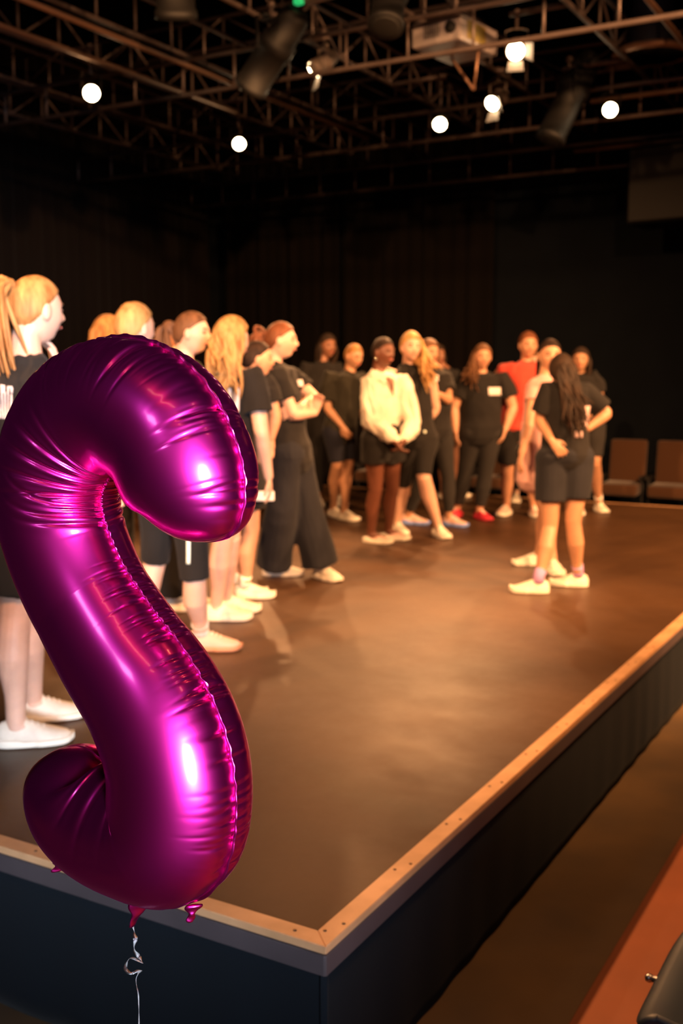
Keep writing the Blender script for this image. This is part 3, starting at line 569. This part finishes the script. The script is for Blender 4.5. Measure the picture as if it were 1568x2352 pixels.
#@@REST
# ------------------------------------------------------------------ balloon
def catmull(P, n):
    P = np.array(P, float); Q = np.vstack([2*P[0]-P[1], P, 2*P[-1]-P[-2]]); out = []
    for i in range(1, len(Q)-2):
        for t in np.linspace(0, 1, 60, endpoint=False):
            a, b, c, d = Q[i-1:i+3]; out.append(.5*(2*b+(c-a)*t+(2*a-5*b+4*c-d)*t*t+(3*b-a-3*c+d)*t**3))
    out = np.array(out+[Q[-2]])
    for _ in range(60): out[1:-1] = (out[:-2]+2*out[1:-1]+out[2:])/4
    s = np.concatenate([[0], np.cumsum(np.linalg.norm(np.diff(out, axis=0), axis=1))])
    t = np.linspace(0, s[-1], n); return np.stack([np.interp(t, s, out[:, k]) for k in range(3)], 1), s[-1]
def balloon():
    foil = mat('foil', (.68, .020, .29), .30, 1.0)
    nt = foil.node_tree; b = nt.nodes['Principled BSDF']; b.inputs['Anisotropic'].default_value = 0
    b.inputs['Specular Tint'].default_value = (1, .35, 1, 1); b.inputs['Coat Weight'].default_value = .6; b.inputs['Coat Roughness'].default_value = .12
    th = math.radians(46); D0 = 1.55; C0 = atd(290, 1440, D0)
    aw = unit([FH[0], FH[1], 0]); d0 = unit([C0[0]-CAM[0], C0[1]-CAM[1], 0]); aw = d0; rt = np.array([aw[1], -aw[0], 0])
    n = -aw*math.cos(th)-rt*math.sin(th); Z = np.array([0, 0, 1.])
    def pl(p): d = ray(*p); return CAM+d*(((C0-CAM)@n)/(d@n))
    pts = [(443, 1240), (447, 1160), (425, 1070), (378, 985), (290, 932), (195, 962), (140, 1060), (135, 1180), (185, 1330), (270, 1480), (350, 1600), (400, 1715), (412, 1825), (390, 1906), (308, 1900), (232, 1868), (182, 1806), (160, 1712)]
    NS, NP = 1200, 128; P, Ln = catmull([pl(p) for p in pts], NS); T = np.gradient(P, axis=0); T /= np.linalg.norm(T, axis=1)[:, None]; E = np.cross(n, T)
    s = np.linspace(0, Ln, NS); a0 = .096
    A = np.interp(s/Ln, [0, .15, .32, .5, .66, .8, .9, 1], [.100, .104, .100, .096, .108, .112, .104, .098]); ell = .095
    def cap(x): x = np.clip(x/ell, 0, 1); return np.sqrt(np.clip(1-(1-x)**2.3, 0, 1))
    cp = np.maximum(cap(s)*cap(Ln-s), .004); Aa = A*cp; Bb = A*.93*np.maximum(cap(s*.8)*cap((Ln-s)*.8), .004)
    ph = np.linspace(0, 2*np.pi, NP, endpoint=False); r = np.random.default_rng(3)
    cph = np.sign(np.cos(ph))*np.abs(np.cos(ph))**1.0; sph = np.sin(ph)
    lens = 1-.05*np.exp(-(np.abs(np.sin(ph))/.25)**2)+.0*ph
    disp = np.zeros((NS, NP))
    for side in (0, 1):
        dphi = np.angle(np.exp(1j*(ph-side*np.pi)))
        def crease(sc, sig, dep, ext, slant=0, both=True, off=0):
            nonlocal disp
            w0 = np.abs(s-sc) < sig*5+.03
            ds = s[w0][:, None]-sc-slant*np.abs(dphi)[None, :]**2
            env = np.exp(-(np.abs(dphi-off)/ext)**3)
            if not both: env = env*(dphi > -.15) if both is False else env
            disp[w0] += -dep*np.exp(-(ds/sig)**2)*env+dep*.35*np.exp(-((ds)/(sig*3))**2)*env
        for k in range(120):
            sc = r.uniform(.02, Ln-.02); u = sc/Ln
            inner = (side == 0 and u < .42) or (side == 1 and u > .62)
            if inner and r.random() < .96: continue
            crease(sc, r.uniform(.0016, .0034), r.uniform(.0003, .0012), r.uniform(.22, .6)*(1.15 if r.random() < .4 else .75), r.normal()*.006)
    for side, ua, ub, cnt, el, eh in ((1, .03, .27, 62, .55, 1.05), (0, .50, .84, 70, .25, .55), (0, .03, .10, 8, .5, .9)):
        dphi = np.angle(np.exp(1j*(ph-side*np.pi)))
        for k in range(cnt):
            sc = r.uniform(ua, ub)*Ln; big = r.random() < .25; ds = s[:, None]-sc-r.normal()*.004*np.abs(dphi)[None, :]**2
            disp += -(.0022 if big else .0009)*np.exp(-(ds/r.uniform(.0016, .0024))**2)*np.exp(-(np.abs(dphi)/r.uniform(el, eh))**4)
    dphi0 = np.angle(np.exp(1j*ph))
    for (u, dep, ext) in [(.235, .004, 1.6), (.262, .0055, 2.0), (.288, .006, 2.1), (.314, .006, 2.0), (.338, .005, 1.7), (.356, .003, 1.1), (.368, .002, 1.0), (.381, .005, 1.5), (.394, .002, .9), (.407, .005, 1.5), (.423, .004, 1.3)]:
        sc = u*Ln; ds = s[:, None]-sc+(.020 if u < .34 else .030 if u > .37 else 0)*(np.abs(dphi0)[None, :]**1.4)*(1 if u > .34 else -.6)
        env = np.exp(-(np.abs(dphi0)/ext)**4); dep *= .55; disp += (-dep*np.exp(-(ds/.0042)**2)+dep*.5*np.exp(-((ds-.010)/.008)**2)+dep*.3*np.exp(-((ds+.010)/.007)**2))*env
    dphi1 = np.angle(np.exp(1j*(ph-np.pi)))
    for (u, dep, ext) in [(.80, .0018, 1.3), (.84, .0022, 1.5), (.88, .0015, 1.3)]:
        ds = s[:, None]-u*Ln-.02*np.abs(dphi1)[None, :]**1.4; disp += (-dep*np.exp(-(ds/.006)**2)+dep*.5*np.exp(-((ds-.014)/.012)**2))*np.exp(-(np.abs(dphi1)/ext)**4)
    # random quilting right beside the seam
    q = sum(np.sin(s*f+r.uniform(0, 6))*a_ for f, a_ in ((310, .5), (470, .4), (760, .3)))
    seam_env = np.exp(-(np.minimum(np.abs(dphi0), np.abs(dphi1))/.22)**2); disp += .0003*q[:, None]*seam_env
    disp *= cp[:, None]
    R = P[:, None, :]+E[:, None, :]*((Aa[:, None]*lens+disp)*cph)[:, :, None]+n[None, None, :]*((Bb[:, None]*lens+disp)*sph)[:, :, None]
    root = empty('foil_balloon', C0, 'shiny magenta foil balloon shaped like a letter S before the stage', 'balloon')
    env = G().rings(R[:, ::-1]).build('envelope', foil, root)
    rp = (1+.8*np.sin(s*240+np.sin(s*90)*2))*.0009
    for side, sg in ((0, 1), (1, -1)):
        g = G(); base = P+E*(sg*(Aa*.955))[:, None]; wv = rp*np.sin(s*330+side)+disp[:, 0 if side == 0 else NP//2]*.5
        tip = P+E*(sg*(Aa*.955+.0045+.0008*np.sin(s*400)))[:, None]+n*wv[:, None]; k = .0005
        g.rings(np.stack([base+n*k-E*sg*.004, tip+n*k, tip-n*k, base-n*k-E*sg*.004], 1)); g.build('seam', foil, root)
    # valve neck and two tabs
    def tab(name, px0, px1, w0, w1, tw):
        a, b_ = pl(px0), pl(px1); g = G(); rows = []
        for t in np.linspace(0, 1, 12):
            p = a+(b_-a)*t; ww = w0+(w1-w0)*t+.003*math.sin(t*9); an = tw*t; u_ = rt*math.cos(an)+aw*math.sin(an); v_ = -rt*math.sin(an)+aw*math.cos(an)
            c_ = np.linspace(0, 2*np.pi, 12, endpoint=False); rows.append(p+np.outer(np.cos(c_)*ww, u_)+np.outer(np.sin(c_)*(.003+.0015*math.sin(t*14)), v_))
        g.rings(rows).build(name, foil, root)
    tab('valve_neck', (332, 2066), (304, 2124), .022, .009, 1.2); tab('foil_tab', (446, 2078), (436, 2116), .012, .004, .5); tab('foil_tab', (146, 1974), (132, 2000), .014, .009, .4)
    clear = mat('clear_ribbon', (.9, .95, 1), .12, 0, trans=.75, coat=.5)
    g = G(); a = pl((306, 2104)); rows = []; Pn = []
    path = [(304, 2118), (308, 2138), (311, 2160), (308, 2180), (318, 2196), (326, 2212), (300, 2200), (288, 2222), (300, 2236), (322, 2228), (312, 2250), (318, 2290), (319, 2352)]
    Q, L2 = catmull([atd(x, y, D0+.02*math.sin(i*2.1)) for i, (x, y) in enumerate(path)], 140)
    end = np.array([Q[-1][0], Q[-1][1], .02]); Q = np.vstack([Q, Q[-1]+(end-Q[-1])*np.linspace(.02, 1, 30)[:, None]])
    for i, p in enumerate(Q):
        f = i/140; wd = .0034 if f < .72 else .0011; an = i*.16; u_ = rt*math.cos(an)+aw*math.sin(an); v_ = np.cross(u_, Z)
        rows.append([p+u_*wd, p+v_*.0005, p-u_*wd, p-v_*.0005])
    g.rings(rows).build('ribbon', clear, root)
    g = G(); g.ball(end+np.array([0, 0, .02]), (.04, .04, .035)); g.build('weight', M['rig_dark'], root)
balloon()

# ------------------------------------------------------------------ lighting rig
def truss(label, a, b, h, n, diag=True, r=.022):
    a = np.array(a, float); b = np.array(b, float); root = empty('truss', (a+b)/2, label, 'truss', None); zz = np.array([0, 0, h])
    g = G(); bar(g, a, b, r); g.build('chord', M['rig'], root); g = G(); bar(g, a+zz, b+zz, r); g.build('chord', M['rig'], root)
    for i in range(n+1):
        p = a+(b-a)*i/n; g = G(); bar(g, p, p+zz, r*.6, 6); g.build('rung', M['rig'], root)
        if diag and i < n:
            q = a+(b-a)*(i+1)/n; g = G(); bar(g, *( (p, q+zz) if i % 2 else (p+zz, q)), r*.5, 6); g.build('brace', M['rig'], root)
xs = [-8.3, -7.2, -6.1, -5.2, -4.0, -2.9, -1.7, -.6, .7]
for i, x in enumerate(xs):
    truss('grey ladder truss running away from the camera, %s' % ['leftmost of all', 'second from the left', 'third from the left', 'above the orange lamp on the left', 'left of the white projector', 'under the white projector', 'right of the white projector', 'second from the right', 'rightmost of all'][i], (x, 2.6, 4.72+.0*i), (x, 11.4, 4.72), .34, 18, i % 2 == 0)
ys = [4.6, 6.0, 7.4, 8.8, 10.2, 11.2]
for i, y in enumerate(ys):
    truss('grey ladder truss crossing the room, %s' % ['nearest the camera', 'second from the camera', 'third from the camera', 'fourth from the camera', 'fifth from the camera', 'farthest, lowest in the picture before the back wall'][i], (-9.0, y, 4.30 if i % 2 else 5.15), (3.4, y, 4.30 if i % 2 else 5.15), .30, 22, i % 2 == 0)
def pipe(a, b, label):
    g = G(); bar(g, a, b, .024, 10); o = g.build('pipe', M['rig_brown']); tag(o, label, 'pipe')
pipe((-5.6, 3.0, 4.55), (-5.6, 7.6, 4.55), 'brown lit pipe at the upper left running towards the back')
pipe((-5.0, 3.0, 4.55), (-5.0, 9.4, 4.55), 'brown lit pipe next to the upper left corner lamp bar')
pipe((-1.05, 4.0, 4.62), (-1.05, 10.2, 4.62), 'brown lit pipe running down right of the white projector')
pipe((-2.9, 10.6, 4.40), (-.9, 10.6, 4.40), 'pale short pipe low at the right in front of the back wall')
pipe((-2.1, 8.6, 4.44), (3.0, 8.6, 4.44), 'brown lit crossbar right of the rightmost lamp')

def fixture(name, lens_px, z, label, on=True, R=.065, ln=.24, tgt=(-2.2, 3.4, .6), barn=True, power=560, m=None, size=44):
    p = onz(lens_px[0], lens_px[1], z); f = unit(np.array(tgt)-p); sd = unit(np.cross(f, [0, 0, 1])); u = np.cross(sd, f)
    root = empty(name, p, label, 'stage light', 'stage lights on the rig'); hm = m or M['rig_dark']
    g = G(); rows = []; a = np.linspace(0, 2*np.pi, 28, endpoint=False)
    for t, rr in [(.010, R*1.0), (.012, R*1.14), (-.02, R*1.16), (-.05, R*1.12), (-.052, R*1.05), (-.12*ln/.24, R*1.05), (-.125*ln/.24, R*1.18), (-.15*ln/.24, R*1.18), (-.155*ln/.24, R*1.0), (-ln*.92, R*.95), (-ln, R*.7)]:
        rows.append(p+f*t+np.outer(np.cos(a)*rr, sd)+np.outer(np.sin(a)*rr, u))
    g.rings(rows[::-1]).build('housing', hm, root)
    g = G(); rows = []
    for t, rr in [(.011, R*.98), (.018, R*.8), (.024, R*.45), (.026, R*.05)]: rows.append(p+f*t+np.outer(np.cos(a)*rr, sd)+np.outer(np.sin(a)*rr, u))
    g.rings(rows[::-1]).build('lens', M['lamp'] if on else M['black_metal'], root)
    c = p-f*ln*.45; top = c+np.array([0, 0, R*2.2]); g = G(); q = []
    for s_ in (1, -1): g.tube([c+sd*s_*R*1.25, c+sd*s_*R*1.3+(top-c)*.9, top+sd*s_*R*.5], [(.018, .004)]*3, 8, ref=f)
    g.tube([top+sd*R*.7, top-sd*R*.7], [(.018, .004)]*2, 8, ref=f); g.build('yoke', hm, root)
    g = G(); g.tube([top, [top[0], top[1], max(top[2]+.1, 4.72)]], .014, 10); g.ball([top[0], top[1], max(top[2]+.1, 4.72)], .035, None, 10, 8); g.build('clamp', M['rig'], root)
    nx = min(xs, key=lambda q: abs(q-top[0])); sg_ = 1 if nx > top[0] else -1
    ends = [np.array([top[0]-sg_*.06, top[1], 4.72]), np.array([nx+sg_*.0, top[1], 4.72])]
    g = G(); bar(g, ends[0], ends[1], .022, 8); g.build('hanging_bar', M['rig'], root)
    for k in ([3, 2] if barn else []):
        an = {3: -np.pi/2, 2: np.pi}[k]; o1 = sd*math.cos(an)+u*math.sin(an); t1 = -sd*math.sin(an)+u*math.cos(an); w_ = R*.8
        A_ = p+f*.012+o1*R*1.1; B_ = A_+f*R*1.2+o1*R*.9
        g = G(); g.add([A_+t1*w_, A_-t1*w_, B_-t1*w_*1.25, B_+t1*w_*1.25], [(0, 1, 2, 3)]); o = g.build('barn_door', M['barn'] if m else M['rig_dark'], root, False); o.modifiers.new('s', 'SOLIDIFY').thickness = .003
    if on:
        l = bpy.data.lights.new('stage_lamp', 'SPOT'); l.energy = power; l.spot_size = math.radians(size); l.spot_blend = .5; l.shadow_soft_size = .05; l.color = WARM
        o = bpy.data.objects.new('stage_lamp', l); COL.objects.link(o); aim(o, tuple(p+f*.16), (-2.6, 3.6, .5))
TC = (1.0, -1.5, 1.9)
def mix_t(k): return (-2.2+k*3.0, 4.0-k*5.2, .6+.9*k)
fixture('stage_light', (210, 214), 4.30, 'lit round stage lamp with orange glow at the upper left, lowest left of the rig', True, barn=False, tgt=mix_t(.9), R=.07)
fixture('stage_light', (549, 330), 4.25, 'lit stage lamp hanging lowest, left of centre above the dark back curtain', True, barn=False, tgt=mix_t(.45))
fixture('stage_light', (721, 160), 4.45, 'lit stage lamp turned aside so its lens is a bright crescent, left of the projector', True, tgt=(-7, 2.4, .6), R=.07, m=M['barn'], power=380)
fixture('stage_light', (1010, 285), 4.25, 'lit stage lamp lowest at the centre right, with bright flap under the lens', True, barn=False, tgt=mix_t(.5), R=.065)
fixture('stage_light', (1131, 237), 4.40, 'lit stage lamp with ring-like opening below the brightest one', True, tgt=(-4, 2.0, .5), R=.07, m=M['barn'])
fixture('stage_light', (1184, 117), 4.40, 'brightest lit stage lamp, just right of the white projector', True, tgt=mix_t(.75), R=.07, m=M['barn'])
fixture('stage_light', (1401, 252), 4.30, 'lit stage lamp farthest right in the rig', True, barn=False, tgt=mix_t(.8), R=.065)
for px, z, tg, R, ln, lb in [((405, 40), 4.3, (-4.2, 5.0, 2.0), .13, .7, 'unlit long black profile lamp at the top left of centre'), ((575, 200), 4.2, (-6.4, 6.2, 2.2), .13, .75, 'unlit long black profile lamp slanting down left beside the crescent-lit lamp'),
                              ((1262, 320), 4.05, (-3.3, 7.4, 1.6), .13, .9, 'unlit long black profile lamp hanging steeply left of the rightmost lit lamp'), ((885, 60), 4.4, (-2.4, 4.0, 1.2), .12, .5, 'unlit black lamp at the top just left of the white projector')]:
    fixture('stage_light', px, z, lb, False, tgt=tg, R=R, ln=ln, barn=False)
# projector
def rbox(name, c, h, R, m, root, bev=.006):
    o = G().box([-q for q in h], h, R, c).build(name, m, root, False); b_ = o.modifiers.new('b', 'BEVEL'); b_.width = bev; b_.segments = 2; return o
M['white_plastic'] = mat('white_plastic', (.36, .32, .33), .5); M['vent'] = mat('vent', (.10, .09, .09), .6); M['green_led'] = mat('green_led', (0, .3, .1), .4, emit=((.05, .9, .25), .5))
pc = onz(1045, 92, 4.52); an = math.radians(-8); R2 = np.array([[math.cos(an), -math.sin(an), 0], [math.sin(an), math.cos(an), 0], [0, 0, 1]])
pr = empty('projector', pc, 'white ceiling projector hanging from the rig', 'projector')
rbox('case', pc, (.23, .30, .10), R2, M['white_plastic'], pr, .02)
for i in range(7): rbox('vent_slat', pc+R2@np.array([-.10+.022*i, -.302, .01]), (.007, .003, .06), R2, M['vent'], pr, .001)
g = G(); q0 = pc+R2@np.array([.15, -.30, 0]); g.tube([q0, q0+R2@np.array([0, -.03, 0])], .045, 20, False); g.build('lens', M['black_metal'], pr)
rbox('side_panel', pc+R2@np.array([.232, -.05, .0]), (.003, .14, .07), R2, mat('yellow_panel', (.30, .22, .05), .6), pr, .002)
g = G(); bar(g, pc+np.array([0, 0, .1]), pc+np.array([0, 0, .5]), .025); g.build('drop_pole', M['rig'], pr)
g = G(); bar(g, pc+R2@np.array([.16, .1, -.1]), pc+R2@np.array([.10, .14, -.38]), .012); bar(g, pc+R2@np.array([-.1, .1, -.1]), pc+R2@np.array([.10, .14, -.38]), .012); g.build('bracket', M['rig_brown'], pr)
# green-lit device at the top edge
gc = onz(712, 2, 4.75); gr = empty('control_box', gc, 'small pale box with green light at the top edge, left of the projector', 'device')
rbox('case', gc+np.array([.05, 0, .05]), (.14, .08, .05), R2, M['white_plastic'], gr, .01); rbox('status_light', gc+np.array([-.07, -.06, .0]), (.035, .03, .035), R2, M['green_led'], gr, .01)
# duct / large round ventilation outlet at the upper right
dc = onz(1497, 130, 4.75); dr = empty('ventilation_duct', dc, 'grey round ventilation duct with wide flange at the top right', 'duct')
M['duct'] = mat('duct', (.10, .10, .12), .45, .6)
a = np.linspace(0, 2*np.pi, 40, endpoint=False)
def circ(c, r_, z): return np.stack([c[0]+np.cos(a)*r_, c[1]+np.sin(a)*r_, np.full(40, c[2]+z)], 1)
G().rings([circ(dc, r_, z) for r_, z in ((.12, 0), (.30, 0), (.30, .05), (.24, .08), (.24, .30), (.20, .34), (.20, 1.7))]).build('duct_body', M['duct'], dr)
G().rings([circ(dc, r_, z) for r_, z in ((.36, .0), (.37, .02), (.36, .05), (.24, .06))]).build('flange', M['rig_brown'], dr)
hl = rbox('indicator', dc+np.array([.0, -.235, .62]), (.012, .012, .07), np.eye(3), mat('led_white', (.7, .9, 1), .3, emit=((.6, .85, 1), 1.2)), dr, .004)
# ceiling panels
M['ceil_panel'] = mat('ceil_panel', (.10, .12, .14), .8)
for i, (x, y) in enumerate([(-5.2, 5.6), (-6.9, 6.6), (-2.6, 7.6), (-.8, 6.6)]):
    o = G().box((x-.75, y-.6, 6.35), (x+.75, y+.6, 6.42)).build('ceiling_panel', M['ceil_panel'], None, False)
    tag(o, ['dark blue-grey ceiling panel seen through the trusses at the upper left', 'dark blue-grey ceiling panel above the leftmost lamp', 'dark blue-grey ceiling panel behind the brightest lamp', 'dark blue-grey ceiling panel beside the round duct'][i], 'ceiling panel')
# hanging loudspeaker at the right, in front of the back wall
sc = onz(1566, 425, 3.9); lr = empty('hanging_loudspeaker', sc, 'black loudspeaker box hanging at the right edge before the back wall', 'loudspeaker')
rbox('cabinet', sc, (.52, .3, .42), R2, M['wall_black'], lr, .02); rbox('grille', sc+R2@np.array([0, -.305, 0]), (.49, .008, .39), R2, M['black_metal'], lr, .004)
g = G(); bar(g, sc+np.array([0, 0, .42]), sc+np.array([0, 0, .82]), .02); g.build('hanger', M['rig'], lr)

# ------------------------------------------------------------------ audience seats beyond the stage and beside the camera
M['seat_cloth'] = mat('seat_cloth', (.060, .021, .004), .9, sheen=.2, bump=(200, (1, 1, 1), .001, .4)); M['plate'] = mat('plate', (.45, .40, .42), .4, .3)
def seat(x, y, z, label, m=None):
    rt_ = empty('theatre_seat', (x, y, z), label, 'seat', 'theatre seats behind the stage'); m = m or M['seat_cloth']
    def pad(name, lo, hi, mm, tilt=0, bev=.03):
        c = (np.array(lo)+np.array(hi))/2; h = (np.array(hi)-np.array(lo))/2; ct, s_ = math.cos(tilt), math.sin(tilt)
        Rm = np.array([[1, 0, 0], [0, ct, -s_], [0, s_, ct]]); o = G().box(-h, h, Rm, c+np.array([x, y, z])).build(name, mm, rt_, True); b_ = o.modifiers.new('b', 'BEVEL'); b_.width = bev; b_.segments = 3; return o
    pad('backrest', (-.205, .16, .45), (.205, .24, 1.02), m, -.15); pad('seat', (-.205, -.20, .42), (.205, .14, .55), m, .05)
    for s_ in (1, -1): pad('arm_post', (s_*.228-.012, -.05, 0), (s_*.228+.012, .08, .60), M['rig_dark'], 0, .006); pad('armrest', (s_*.228-.018, -.16, .60), (s_*.228+.018, .15, .635), M['rig_dark'], 0, .01)
    pad('number_plate', (-.03+.2, .10, .50), (.03+.2, .125, .62), M['plate'], -.15, .004)
def on_y(px_, py_, y):
    d = ray(px_, py_); return CAM+d*((y-CAM[1])/d[1])
x0 = on_y(1436, 1070, 10.0)[0]; x1 = on_y(1545, 1070, 10.0)[0]
for i, l_ in enumerate(['brown theatre seat at the right edge with silver plate', 'dark brown theatre seat just right of the last person', 'brown theatre seat hidden behind the last person at the right',
                        'brown theatre seat behind the person with black wavy hair', 'brown theatre seat behind the coral red top', 'brown theatre seat seen between legs left of the cream shirt']):
    seat(x1-max(.51, x1-x0)*(i if i < 5 else 7), 9.9, .05, l_)
o = G().box((-6.5, 9.55, 0), (4.5, 11.4, .05)).build('back_riser', M['wall_black'], None, False); tag(o, 'black platform carrying the theatre seats behind the stage', 'platform')

# near chair at the bottom right corner
M['shell'] = mat('shell', (.016, .024, .036), .5); M['chrome'] = mat('chrome', (.4, .38, .38), .3, 1)
cc = onz(1512, 2235, .45)
cr = empty('audience_chair', (.87, cc[1], .03), 'grey-blue moulded audience chair cut off by the bottom right corner', 'chair')
def chair():
    cx, cy = .885, cc[1]; g = G(); rows = []
    for v in np.linspace(0, 1, 24):
        if v < .08: x = -.215+.02*v/.08; z = .41+.03*v/.08
        elif v < .55: t = (v-.08)/.47; x = -.195+.39*t; z = .44-.02*math.sin(t*3.1)
        else: t = (v-.55)/.45; x = .195+.09*t; z = .44+.40*t**1.1
        rows.append([[cx+x+.02*abs(u)**5*(v < .3), cy+u*.235*(1-.08*abs(2*v-1)**6), z+.03*abs(u)**4] for u in np.linspace(-1, 1, 19)])
    g.rings(np.array(rows), cap=False, closed=False); o = g.build('shell', M['shell'], cr); o.modifiers.new('s', 'SOLIDIFY').thickness = .02
    for sx in (1, -1):
        for sy in (1, -1): g = G(); bar(g, (cx+sx*.14, cy+sy*.17, .42), (cx+sx*.19, cy+sy*.20, .03), .011, 10); g.build('leg', M['rig_dark'], cr)
    q = np.array([cx-.19, cc[1]+.02, .42]); o = G(); bar(o, q+np.array([-.055, 0, 0]), q+np.array([.02, .0, 0]), .008, 12); o.ball(q+np.array([-.055, 0, 0]), .0105, None, 10, 8); o.build('linking_peg', M['chrome'], cr)
chair()
